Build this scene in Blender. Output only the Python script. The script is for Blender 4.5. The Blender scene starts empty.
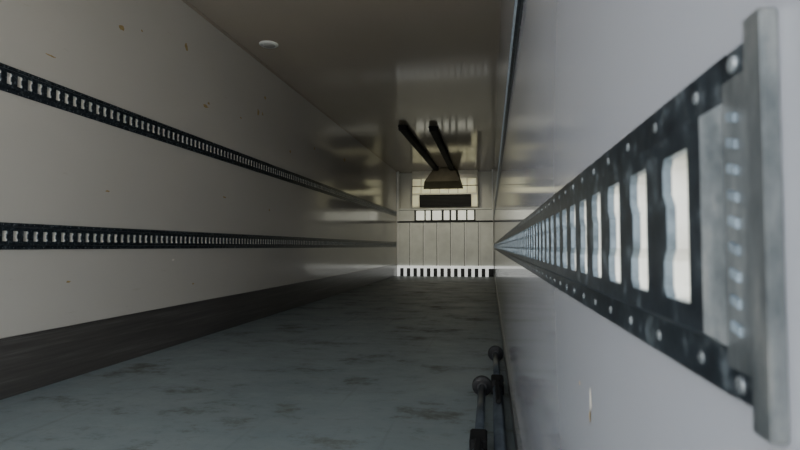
import bpy, bmesh, math, random
from mathutils import Vector, Matrix
random.seed(4)
S = bpy.context.scene
COL = S.collection

# ------------------------------------------------------------ dimensions (m)
XR, XL = 0.097, -2.379      # inner faces of side walls
H = 2.70                    # inner height
YR, YF = -1.1, 13.95       # rear opening, front wall
YB = 13.55                  # bulkhead plane
EYE = 0.75

# ------------------------------------------------------------ materials
def new_mat(name):
    m = bpy.data.materials.new(name); m.use_nodes = True
    nt = m.node_tree; b = nt.nodes["Principled BSDF"]
    return m, nt, b

def noise(nt, scale, detail=4, vec=(1,1,1), rough=0.55):
    tc = nt.nodes.new("ShaderNodeTexCoord"); mp = nt.nodes.new("ShaderNodeMapping")
    mp.inputs["Scale"].default_value = vec
    n = nt.nodes.new("ShaderNodeTexNoise")
    n.inputs["Scale"].default_value = scale; n.inputs["Detail"].default_value = detail
    n.inputs["Roughness"].default_value = rough
    nt.links.new(tc.outputs["Object"], mp.inputs["Vector"]); nt.links.new(mp.outputs["Vector"], n.inputs["Vector"])
    return n.outputs["Fac"]

def ramp(nt, fac, stops):
    r = nt.nodes.new("ShaderNodeValToRGB")
    e = r.color_ramp.elements
    while len(e) < len(stops): e.new(0.5)
    for i, (p, c) in enumerate(stops):
        e[i].position = p; e[i].color = (*c, 1) if len(c) == 3 else c
    nt.links.new(fac, r.inputs["Fac"]); return r.outputs["Color"]

def mix(nt, fac, a, b, mode='MIX'):
    m = nt.nodes.new("ShaderNodeMix"); m.data_type = 'RGBA'; m.blend_type = mode
    for sock, v in ((m.inputs[0], fac), (m.inputs[6], a), (m.inputs[7], b)):
        if isinstance(v, (float, int)): sock.default_value = v
        elif isinstance(v, tuple): sock.default_value = (*v, 1)
        else: nt.links.new(v, sock)
    return m.outputs[2]

def bump(nt, b, fac, strength, dist=0.01):
    bp = nt.nodes.new("ShaderNodeBump"); bp.inputs["Strength"].default_value = strength
    bp.inputs["Distance"].default_value = dist
    nt.links.new(fac, bp.inputs["Height"]); nt.links.new(bp.outputs["Normal"], b.inputs["Normal"])

def simple(name, col, rough=0.5, metal=0.0, var=0.15, scale=8, vec=(1,1,1), bmp=0.0, spec=0.5, emit=0.0):
    m, nt, b = new_mat(name)
    f = noise(nt, scale, 5, vec)
    lo = tuple(max(0, c*(1-var)) for c in col); hi = tuple(min(1, c*(1+var)) for c in col)
    c = ramp(nt, f, [(0.3, lo), (0.7, hi)])
    nt.links.new(c, b.inputs["Base Color"])
    b.inputs["Roughness"].default_value = rough; b.inputs["Metallic"].default_value = metal
    b.inputs["Specular IOR Level"].default_value = spec
    if emit:
        nt.links.new(c, b.inputs["Emission Color"]); b.inputs["Emission Strength"].default_value = emit
    if bmp: bump(nt, b, f, bmp)
    return m

def wall_mat(name, col, rough, dirt, wavy=0.05, spec=0.5):
    m, nt, b = new_mat(name)
    f = noise(nt, 0.8, 5, (1, 0.5, 1))
    base = ramp(nt, f, [(0.3, tuple(c*0.90 for c in col)), (0.7, col)])
    g = noise(nt, 14, 6, (1, 0.25, 1.6), 0.7)
    gm = ramp(nt, g, [(0.66, (0,0,0)), (0.76, (1,1,1))])
    k = mix(nt, 0.4, (0,0,0), gm)
    nt.links.new(mix(nt, k, base, dirt), b.inputs["Base Color"])
    b.inputs["Roughness"].default_value = rough
    b.inputs["Specular IOR Level"].default_value = spec
    if wavy:
        w = noise(nt, 1.3, 2, (1, 0.6, 1))
        bump(nt, b, w, wavy, 0.02)
    return m

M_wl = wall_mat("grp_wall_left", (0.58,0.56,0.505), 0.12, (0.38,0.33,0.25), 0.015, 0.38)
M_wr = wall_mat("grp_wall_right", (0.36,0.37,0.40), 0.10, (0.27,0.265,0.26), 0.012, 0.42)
M_ceil = wall_mat("grp_ceiling", (0.47,0.415,0.34), 0.10, (0.38,0.33,0.25), 0.012, 0.38)
M_front = wall_mat("grp_front", (0.7,0.7,0.6), 0.3, (0.4,0.38,0.3))

# floor
M_floor, nt, b = new_mat("floor_coating")
f1 = noise(nt, 1.0, 6, (1.0, 0.5, 1))
base = ramp(nt, f1, [(0.3, (0.145,0.175,0.178)), (0.72, (0.20,0.235,0.237))])
f2 = noise(nt, 2.0, 9, (1.0, 1.4, 1), 0.76)
k2 = ramp(nt, f2, [(0.54, (0,0,0)), (0.64, (1,1,1))])
base2 = mix(nt, mix(nt, 0.75, (0,0,0), k2), base, (0.060,0.052,0.036))
f3 = noise(nt, 9, 9, (0.8, 1.4, 1), 0.75)
k3 = ramp(nt, f3, [(0.55, (0,0,0)), (0.66, (1,1,1))])
base3 = mix(nt, mix(nt, 0.4, (0,0,0), k3), base2, (0.08,0.073,0.058))
f4 = noise(nt, 2.5, 8, (6.0, 0.12, 1), 0.6)
k4 = ramp(nt, f4, [(0.6, (0,0,0)), (0.7, (1,1,1))])
base4 = mix(nt, mix(nt, 0.35, (0,0,0), k4), base3, (0.07,0.075,0.07))
nt.links.new(base4, b.inputs["Base Color"])
nt.links.new(ramp(nt, f2, [(0.4, (0.40,)*3), (0.7, (0.62,)*3)]), b.inputs["Roughness"])
b.inputs["Specular IOR Level"].default_value = 0.4
bump(nt, b, f3, 0.12)

# scuff plate
M_scuff, nt, b = new_mat("scuff_plate_dirty")
f = noise(nt, 4, 8, (1, 0.25, 9), 0.65)
nt.links.new(ramp(nt, f, [(0.3,(0.05,0.048,0.045)),(0.55,(0.085,0.080,0.074)),(0.75,(0.15,0.145,0.138))]), b.inputs["Base Color"])
b.inputs["Roughness"].default_value = 0.28

M_rail, nt, b = new_mat("galvanised_dark")
f = noise(nt, 60, 7)
nt.links.new(ramp(nt, f, [(0.35,(0.018,0.023,0.029)),(0.55,(0.04,0.052,0.063)),(0.70,(0.15,0.18,0.20))]), b.inputs["Base Color"])
b.inputs["Metallic"].default_value = 0.5; b.inputs["Roughness"].default_value = 0.35
bump(nt, b, f, 0.1, 0.002)
M_slot = simple("lit_zinc_slot_lip", (0.92,0.89,0.80), 0.45, 0, 0.14, 45)  # daylight caught by the slot walls, put into a near-white colour
M_slotd = simple("half_lit_zinc_slot_lip", (0.66,0.64,0.58), 0.5, 0, 0.25, 12)  # weaker copy of that light catch in the colour, for left rails
M_lip = simple("zinc_lip_blue_grey", (0.20,0.25,0.29), 0.35, 0.4, 0.4, 80)
M_rivet = simple("zinc_rivet", (0.22,0.24,0.25), 0.35, 0.5, 0.4, 30)
M_plate, nt, b = new_mat("galvanised_end_plate")
f = noise(nt, 70, 7, (1,1,0.35), 0.65)
nt.links.new(ramp(nt, f, [(0.33,(0.06,0.07,0.074)),(0.5,(0.12,0.132,0.135)),(0.70,(0.23,0.235,0.225))]), b.inputs["Base Color"])
b.inputs["Metallic"].default_value = 0.35; b.inputs["Roughness"].default_value = 0.32
bump(nt, b, f, 0.2, 0.002)
M_black = simple("black_rubber", (0.012,0.012,0.013), 0.6, 0, 0.3, 20)
M_blackm = simple("black_paint", (0.008,0.008,0.008), 0.75, 0, 0.3, 10, spec=0.15)
M_tube = simple("dark_steel_tube", (0.09,0.11,0.13), 0.28, 0.7, 0.3, 14)
M_white = simple("white_plastic", (0.85,0.86,0.82), 0.4, 0, 0.06, 5)
M_comb = simple("glowing_white_grille", (0.85,0.87,0.84), 0.4, 0, 0.08, 5, emit=0.70)  # no light passes through; glow added so the grille reads bright
M_vent = simple("glowing_vent_plate", (0.88,0.89,0.76), 0.4, 0, 0.15, 3, emit=0.70)  # emission stands in for light on the vent plates
M_creamw = simple("glowing_cream_panel", (0.85,0.79,0.50), 0.4, 0, 0.25, 4, emit=0.40)  # housing panels, not lit from behind; their brightness is added emission
M_cream = simple("cream_panel", (0.72,0.70,0.58), 0.4, 0, 0.08, 5)
M_bulk = simple("bulkhead_panel", (0.74,0.76,0.70), 0.4, 0, 0.12, 3)
M_brown = simple("dusty_brown_duct", (0.085,0.075,0.052), 0.7, 0, 0.2, 5, spec=.2)
M_dark = simple("dark_cavity", (0.02,0.02,0.02), 0.8, 0, 0.2, 5)
M_stain = simple("glue_stain", (0.34,0.24,0.085), 0.5, 0, 0.3, 60)
M_scr = simple("scratch_mark", (0.72,0.68,0.60), 0.5, 0, 0.2, 90)
M_glass = simple("lamp_lens", (0.55,0.55,0.52), 0.2, 0, 0.05, 20)
M_ground = simple("yard_concrete", (0.42,0.40,0.37), 0.9, 0, 0.15, 1.5)

# ------------------------------------------------------------ mesh helpers
def link(me, name, mats, parent=None, smooth=False):
    o = bpy.data.objects.new(name, me); COL.objects.link(o)
    for m in (mats if isinstance(mats, (list, tuple)) else [mats]): me.materials.append(m)
    if smooth:
        for p in me.polygons: p.use_smooth = True
    if parent: o.parent = parent
    return o

def box(name, x0, x1, y0, y1, z0, z1, mat, parent=None, bev=0.0):
    bm = bmesh.new(); bmesh.ops.create_cube(bm, size=1)
    for v in bm.verts:
        v.co = Vector(((x0+x1)/2+v.co.x*(x1-x0), (y0+y1)/2+v.co.y*(y1-y0), (z0+z1)/2+v.co.z*(z1-z0)))
    if bev: bmesh.ops.bevel(bm, geom=bm.edges[:], offset=bev, segments=2, affect='EDGES')
    me = bpy.data.meshes.new(name); bm.to_mesh(me); bm.free()
    return link(me, name, mat, parent)

def boxes(name, lst, mat, parent=None, bev=0.0):
    bm = bmesh.new()
    for (x0,x1,y0,y1,z0,z1) in lst:
        r = bmesh.ops.create_cube(bm, size=1)
        for v in r['verts']:
            v.co = Vector(((x0+x1)/2+v.co.x*(x1-x0), (y0+y1)/2+v.co.y*(y1-y0), (z0+z1)/2+v.co.z*(z1-z0)))
    if bev: bmesh.ops.bevel(bm, geom=bm.edges[:], offset=bev, segments=1, affect='EDGES')
    me = bpy.data.meshes.new(name); bm.to_mesh(me); bm.free()
    return link(me, name, mat, parent)

def lathe(name, prof, p0, axis, mat, parent=None, seg=28):
    axis = Vector(axis).normalized()
    a = axis.orthogonal().normalized(); c = axis.cross(a)
    vs, fs = [], []
    for (t, r) in prof:
        for i in range(seg):
            th = 2*math.pi*i/seg
            vs.append(Vector(p0)+axis*t+(a*math.cos(th)+c*math.sin(th))*r)
    n = len(prof)
    for j in range(n-1):
        for i in range(seg):
            k = (i+1) % seg
            fs.append((j*seg+i, j*seg+k, (j+1)*seg+k, (j+1)*seg+i))
    fs.append(tuple(range(seg))[::-1]); fs.append(tuple((n-1)*seg+i for i in range(seg)))
    me = bpy.data.meshes.new(name); me.from_pydata(vs, [], fs)
    o = link(me, name, mat, parent)
    for p in me.polygons: p.use_smooth = len(p.vertices) == 4
    return o

def empty(name, loc=(0,0,0)):
    e = bpy.data.objects.new(name, None); COL.objects.link(e); e.empty_display_size = 0.1
    return e

# ------------------------------------------------------------ shell
T = 0.08
box("floor", XL-T, XR+T, YR, YF+T, -0.10, 0.0, M_floor)
box("ceiling", XL-T, XR+T, YR, YF+T, H, H+T, M_ceil)
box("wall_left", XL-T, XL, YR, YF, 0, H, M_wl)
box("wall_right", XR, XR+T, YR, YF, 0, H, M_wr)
box("wall_front", XL, XR, YF, YF+T, 0, H, M_front)
box("baseboard_left", XL, XL+0.012, YR, YB-0.05, 0.0, 0.295, M_scuff, bev=0.003)
box("baseboard_right", XR-0.010, XR, YR, YB-0.05, 0.0, 0.10, M_scuff, bev=0.003)
box("trim_1", XL, XL+0.014, YR, YB-0.05, 0.295, 0.300, M_scuff)
box("trim_2", XR-0.014, XR, YR, YB-0.05, 0.10, 0.106, M_plate)
box("trim_3", XL, XL+0.02, YR, YB, H-0.02, H, M_ceil, bev=0.006)
box("ground", -25, 25, -40, 30, -1.35, -1.25, M_ground)

# ------------------------------------------------------------ cargo track rails
def rail(name, xw, side, zc, y0, n, cap=False, a=0.0165, bb=0.033, slotmat=None):
    P, h, w1, w0 = 0.0305, 0.043, 0.014, 0.0015
    root = empty(name)
    vs, fs, mi = [], [], []
    def V(u, v, w): vs.append((xw+side*w, y0+u, zc+v)); return len(vs)-1
    inner = [(-a,-bb),(a-.003,-bb),(a,-bb+.005),(a,-.016),(a-.005,-.010),(a-.005,.010),(a,.016),(a,bb-.005),(a-.003,bb),(-a,bb)]
    outer = [(-P,-h),(a-.003,-h),(P,-h),(P,-.016),(P,-.010),(P,.010),(P,.016),(P,h),(a-.003,h),(-P,h)]
    m = len(inner)
    for c in range(n):
        uc = P + c*2*P
        I = [V(uc+u, v, w1) for u, v in inner]; O = [V(uc+u, v, w1) for u, v in outer]
        J = [V(uc+u, v, w1-0.0042) for u, v in inner]
        B = [V(uc+u, v, w0) for u, v in inner]
        for i in range(m):
            k = (i+1) % m
            fs.append((O[i],O[k],I[k],I[i])); mi.append(0)
            fs.append((I[i],I[k],J[k],J[i])); mi.append(3)
            fs.append((J[i],J[k],B[k],B[i])); mi.append(1)
        L = [V(uc-P,-h,w0),V(uc+P,-h,w0),V(uc+P,h,w0),V(uc-P,h,w0)]
        fs.append(tuple(L)); mi.append(1)
        for s in (1,-1):
            pr = [(h,w1),(h+.006,.004),(.0675,.004),(.0675,0)]
            q = [(V(uc-P,s*v,w),V(uc+P,s*v,w)) for v,w in pr]
            for i in range(3):
                fs.append((q[i][0],q[i][1],q[i+1][1],q[i+1][0])); mi.append(0)
            r0 = [V(uc+.0032*math.cos(t*math.pi/4), s*.0585+.0032*math.sin(t*math.pi/4), .004) for t in range(8)]
            r1 = [V(uc+.0022*math.cos(t*math.pi/4), s*.0585+.0022*math.sin(t*math.pi/4), .0050) for t in range(8)]
            for t in range(8):
                k=(t+1)%8; fs.append((r0[t],r0[k],r1[k],r1[t])); mi.append(2)
            fs.append(tuple(r1)); mi.append(2)
    e = [V(0,-h,w1),V(0,h,w1),V(0,h+.006,.004),V(0,h+.006,0),V(0,-h-.006,0),V(0,-h-.006,.004)]
    fs.append(tuple(e)); mi.append(4)
    me = bpy.data.meshes.new(name+"_track"); me.from_pydata(vs, [], fs)
    link(me, "slotted_track", [M_rail, slotmat or M_slot, M_rivet, M_lip, M_plate], root)
    for p, k in zip(me.polygons, mi): p.material_index = k
    if cap:
        def plate(nm, outline, wa, wb, mat, bev):
            bm = bmesh.new()
            lo = [bm.verts.new((xw+side*wa, y, zc+v)) for y, v in outline]
            f = bm.faces.new(lo)
            r = bmesh.ops.extrude_face_region(bm, geom=[f])
            for e in r['geom']:
                if isinstance(e, bmesh.types.BMVert): e.co.x = xw+side*wb
            bmesh.ops.recalc_face_normals(bm, faces=bm.faces[:])
            bmesh.ops.bevel(bm, geom=bm.edges[:], offset=bev, segments=2, affect='EDGES')
            mm = bpy.data.meshes.new(nm); bm.to_mesh(mm); bm.free()
            return link(mm, nm, mat, root)
        ya, yb, yc = 0.1965, 0.2095, y0+0.0005
        plate("end_plate", [(yb-.004,-.056),(yc,-.056),(yc,.056),(yb-.004,.056)], 0.0005, 0.0055, M_plate, .0008)
        plate("end_flange", [(yb-.004,-.0675),(yc,-.0675),(yc,.0675),(yb-.004,.0675)], 0.0002, 0.004, M_rail, .0008)
        plate("end_strap", [(ya,-.0735),(ya+.001,-.0745),(yb,-.0745),(yb,.0735),(ya+.002,.0735),(ya,.0715)], 0.0002, 0.0060, M_plate, .0006)
        for i in range(9):
            v = -0.040+i*0.010
            plate("rib", [(.2165,v-.0024),(.2235,v-.0006),(.2235,v+.0030),(.2165,v+.0012)], 0.005, 0.0068, M_lip, .0003)
        for v in (-.061,.061):
            lathe("bolt", [(0,.0036),(.0012,.0034),(.002,.002)], (xw+side*0.004, 0.221, zc+v), (side,0,0), M_rivet, root, 16)
    return root

n_cells = int((YB-0.05-0.2295)/0.061)
rail("cargo_track_rail", XR, -1, 0.759, 0.2295, n_cells, cap=True)
rail("cargo_track_rail", XR, -1, 1.50, 0.2295, n_cells)
rail("cargo_track_rail", XL, 1, 0.803, 0.2295, n_cells, a=.0145, bb=.026, slotmat=M_slotd)
rail("cargo_track_rail", XL, 1, 1.590, 0.2295, n_cells, a=.0145, bb=.028, slotmat=M_slotd)

# ------------------------------------------------------------ stains on the side walls
def blob(name, x, side, y, z, ry, rz, mat, parent):
    n = 12; vs=[]
    for i in range(n):
        t = 2*math.pi*i/n; k = random.uniform(.6,1.15)
        vs.append((x+side*0.0008, y+ry*k*math.cos(t), z+rz*k*math.sin(t)))
    me = bpy.data.meshes.new(name); me.from_pydata(vs, [], [tuple(range(n))])
    link(me, name, mat, parent)
st = empty("wall_stains")
for (y,z,ry,rz,m) in [(3.10,2.19,.03,.022,M_stain),(3.85,2.34,.025,.03,M_stain),(4.15,1.945,.05,.014,M_stain),
        (4.2,1.98,.02,.012,M_stain),(5.36,2.35,.03,.02,M_stain),(5.19,2.15,.03,.035,M_stain),(5.3,2.16,.015,.02,M_stain),
        (8.53,2.19,.08,.03,M_stain),(3.72,.65,.02,.01,M_scr),(6.42,1.53,.04,.012,M_scr),(2.54,1.80,.04,.006,M_stain),
        (4.5,1.2,.03,.008,M_stain),(5.5,1.15,.02,.012,M_stain),(3.0,1.1,.02,.006,M_stain),(2.7,.55,.015,.008,M_stain),
        (3.3,2.25,.01,.008,M_stain),(4.8,2.0,.02,.01,M_stain),(6.1,1.9,.03,.02,M_stain),(7.0,2.1,.03,.02,M_stain),(4.0,.45,.02,.006,M_stain)]:
    blob("stain", XL, 1, y, z, ry, rz, m, st)
for (y,z,ry,rz,m) in [(.555,.60,.006,.012,M_scr),(.56,.582,.004,.006,M_stain),(.62,.60,.003,.003,M_stain)]:
    blob("scrape", XR, -1, y, z, ry, rz, m, st)

# ------------------------------------------------------------ ceiling lamp
cl = empty("ceiling_lamp")
lathe("rim", [(0,.09),(.008,.09),(.014,.08),(.014,.065)], (-2.09,4.78,H), (0,0,-1), M_white, cl, 36)
lathe("lens", [(0,.065),(.016,.063),(.020,.045),(.021,.01)], (-2.09,4.78,H), (0,0,-1), M_glass, cl, 36)

# ------------------------------------------------------------ front bulkhead
bk = empty("front_bulkhead")
W0, W1 = XL+0.02, XR-0.016
boxes("panels", [(W0, W1, YB, YB+0.03, 0.26, 1.40)], M_bulk, bk)
ribs = []
nr = 8
for i in range(nr):
    x = W0 + (W1-W0)*i/(nr-1)
    ribs.append((max(W0,x-.02), min(W1,x+.02), YB-0.03, YB, 0.26, 1.40))
boxes("ribs", ribs, M_white, bk, .004)
boxes("rib_gaps", [(x1-.014, x1, YB-.004, YB, .26, 1.40) for x1 in [r[0] for r in ribs[1:]]], M_dark, bk)
box("mid_rail", W0, W1, YB-0.035, YB+0.02, 1.37, 1.40, M_dark, bk)
box("top_rail", W0, W1, YB-0.035, YB+0.02, 1.69, 1.73, M_bulk, bk, .004)
lv=[]
for (a0,a1) in [(-1.87,-1.66),(-1.62,-1.50),(-1.45,-1.22),(-1.16,-1.02),(-.97,-.86),(-.80,-.60),(-.56,-.40)]:
    lv.append((a0, a1, YB-0.01, YB+0.005, 1.43, 1.67))
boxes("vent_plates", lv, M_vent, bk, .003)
boxes("side_plates", [(W0+.03,-1.92,YB,YB+.01,1.41,1.68),(-0.36,W1-.02,YB,YB+.01,1.41,1.68)], M_bulk, bk)
box("vent_back", W0, W1, YB+0.03, YB+0.04, 1.38, 1.70, M_dark, bk)
gr=[(W0,W1,YB-0.05,YB-0.03,0.205,0.265)]
x=W0
while x < W1-0.05:
    gr.append((x, x+.075, YB-0.05, YB-0.03, 0.0, 0.206)); x += 0.172
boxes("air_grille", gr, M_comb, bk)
box("grille_back", W0, W1, YB, YB+0.01, 0.0, 0.26, M_dark, bk)
boxes("corner_posts", [(XL+.002,XL+.06,YB-.02,YB+.05,.27,H-.005),(XR-.05,XR-.015,YB-.02,YB+.05,.27,H-.005)], M_white, bk, .005)

# ------------------------------------------------------------ evaporator unit
ev = empty("evaporator_unit")
X0, X1 = -1.98, -0.30
box("housing", X0, X1, YB+0.02, YF-.002, 1.75, H-.002, M_cream, ev, .01)
box("grille_frame", X0+.20, X1-.17, YB-0.01, YB+0.02, 1.76, 2.08, M_blackm, ev, .004)
sl=[(X0+.22, X1-.19, YB-.025, YB-.01, 1.78+i*.035, 1.794+i*.035) for i in range(8)]
boxes("grille_slats", sl, M_black, ev)
boxes("glow_panels", [(X0+.02+i*.235, X0+.02+i*.235+.20, YB-.005, YB+.02, 2.12, 2.48) for i in range(7)], M_creamw, ev, .004)  # panels with added glow, no daylight behind them
box("panel_bar", X0, X1, YB-.012, YB-.005, 2.29, 2.31, M_brown, ev)
boxes("side_glow_panels", [(X0+.02,X0+.17,YB-.005,YB+.02,1.78,2.06),(X1-.15,X1-.02,YB-.005,YB+.02,1.78,2.06)], M_creamw, ev, .004)
vs=[(-1.68,YB,2.22),(-.66,YB,2.22),(-.80,YB,2.69),(-1.40,YB,2.69),
    (-1.60,YB-.5,2.36),(-.74,YB-.5,2.36),(-.84,YB-.5,2.69),(-1.36,YB-.5,2.69)]
me=bpy.data.meshes.new("discharge_duct"); me.from_pydata(vs,[],[(0,1,5,4),(1,2,6,5),(2,3,7,6),(3,0,4,7),(4,5,6,7),(0,3,2,1)])
link(me,"discharge_duct",M_brown,ev)

# ------------------------------------------------------------ black bars under the ceiling
def cbar(xa, ya, xb, yb, w=.12, t=.085, z=H-.085):
    r = empty("ceiling_support_bar")
    bm = bmesh.new(); vv=[]
    for (x,y) in ((xa,ya),(xb,yb)):
        vv.append([bm.verts.new((x+dx*w/2,y,z+dz*t)) for dx,dz in ((-1,.15),(-.7,0),(.7,0),(1,.15),(1,.995),(-1,.995))])
    for i in range(6):
        k=(i+1)%6; bm.faces.new((vv[0][i],vv[0][k],vv[1][k],vv[1][i]))
    bm.faces.new(vv[0]); bm.faces.new(vv[1][::-1])
    me=bpy.data.meshes.new("beam"); bm.to_mesh(me); bm.free()
    link(me,"beam",M_blackm,r)
    for k in (.02,.5,.97):
        x=xa+(xb-xa)*k; y=ya+(yb-ya)*k
        boxes("bracket",[(x-.08,x+.08,y-.04,y+.04,H-.012,H-.001),(x-w/2-.008,x+w/2+.008,y-.03,y+.03,z+.01,H-.01)],M_blackm,r,.002)
cbar(-1.38,8.35,-1.30,13.0)
cbar(-.90,8.5,-.915,13.0)

# ------------------------------------------------------------ cargo bars on the floor
def cargo_bar(x, yend, L, z, ang):
    r = empty("cargo_bar")
    ax = Vector((math.sin(ang), -math.cos(ang), 0))
    p = Vector((x, yend, z))
    lathe("rubber_foot", [(0,.040),(.006,.050),(.022,.050),(.03,.040),(.034,.026),(.055,.024)], p, ax, M_black, r)
    lathe("inner_tube", [(.05,.018),(.75,.018)], p, ax, M_tube, r)
    lathe("outer_tube", [(.74,.024),(.745,.026),(.78,.026),(.79,.023),(L-.05,.023)], p, ax, M_tube, r)
    lathe("rear_foot", [(L-.06,.024),(L-.034,.026),(L-.03,.040),(L-.022,.050),(L-.006,.050),(L,.04)], p, ax, M_black, r)
    q = p+ax*.85
    boxes("ratchet_body",[(q.x-.03,q.x+.03,q.y-.06,q.y+.06,z-.03,z+.045)],M_blackm,r,.006)
    q = p+ax*1.02
    boxes("ratchet_handle",[(q.x-.012,q.x+.012,q.y-.26,q.y+.12,z+.035,z+.052)],M_blackm,r,.005)
cargo_bar(.030, 3.60, 2.3, .051, 0.0)
cargo_bar(-.045, 2.76, 2.1, .051, 0.0)

# ------------------------------------------------------------ light
w = bpy.data.worlds.new("daylight"); S.world = w; w.use_nodes = True
nt = w.node_tree; bg = nt.nodes["Background"]
tc = nt.nodes.new("ShaderNodeTexCoord"); sx = nt.nodes.new("ShaderNodeSeparateXYZ")
nt.links.new(tc.outputs["Generated"], sx.inputs[0])
r = nt.nodes.new("ShaderNodeValToRGB")
r.color_ramp.elements[0].position=0.0; r.color_ramp.elements[0].color=(1.0,.98,.93,1)
r.color_ramp.elements[1].position=0.7; r.color_ramp.elements[1].color=(.70,.82,1.0,1)
nt.links.new(sx.outputs["Z"], r.inputs[0]); nt.links.new(r.outputs[0], bg.inputs[0])
bg.inputs[1].default_value = 7.0
sun = bpy.data.lights.new("sun","SUN"); sun.energy=22.0; sun.angle=.01; sun.color=(1,.95,.86)
so = bpy.data.objects.new("sun",sun); COL.objects.link(so)
so.rotation_euler = Vector((.35,-.5,-1)).to_track_quat('-Z','Y').to_euler()
pl = bpy.data.lights.new("door_portal","AREA"); pl.shape='RECTANGLE'; pl.size=2.46; pl.size_y=2.7
po = bpy.data.objects.new("door_portal",pl); COL.objects.link(po)
po.location=((XL+XR)/2, YR-.01, H/2); po.rotation_euler=(math.radians(90),0,0)
pl.cycles.is_portal=True
sp = bpy.data.lights.new("front_fill_spot","SPOT"); sp.energy=120; sp.spot_size=math.radians(54); sp.spot_blend=.7  # unseen fill lamp added to brighten the bulkhead; no fixture there
sp.shadow_soft_size=.04; sp.color=(1,.93,.72)
spo = bpy.data.objects.new("front_fill_spot",sp); COL.objects.link(spo)
spo.location=(-1.1,10.4,2.62); spo.rotation_euler=Vector((0,1,-.42)).to_track_quat('-Z','Y').to_euler()

# ------------------------------------------------------------ camera
cam = bpy.data.cameras.new("camera"); co = bpy.data.objects.new("camera",cam); COL.objects.link(co)
cam.lens=24; cam.sensor_width=36; cam.clip_start=.01; cam.clip_end=200
co.location=(0,0,EYE)
co.rotation_euler=(math.radians(92.33),0,math.radians(9.6))
cam.dof.use_dof=True; cam.dof.focus_distance=3.5; cam.dof.aperture_fstop=12
S.camera = co
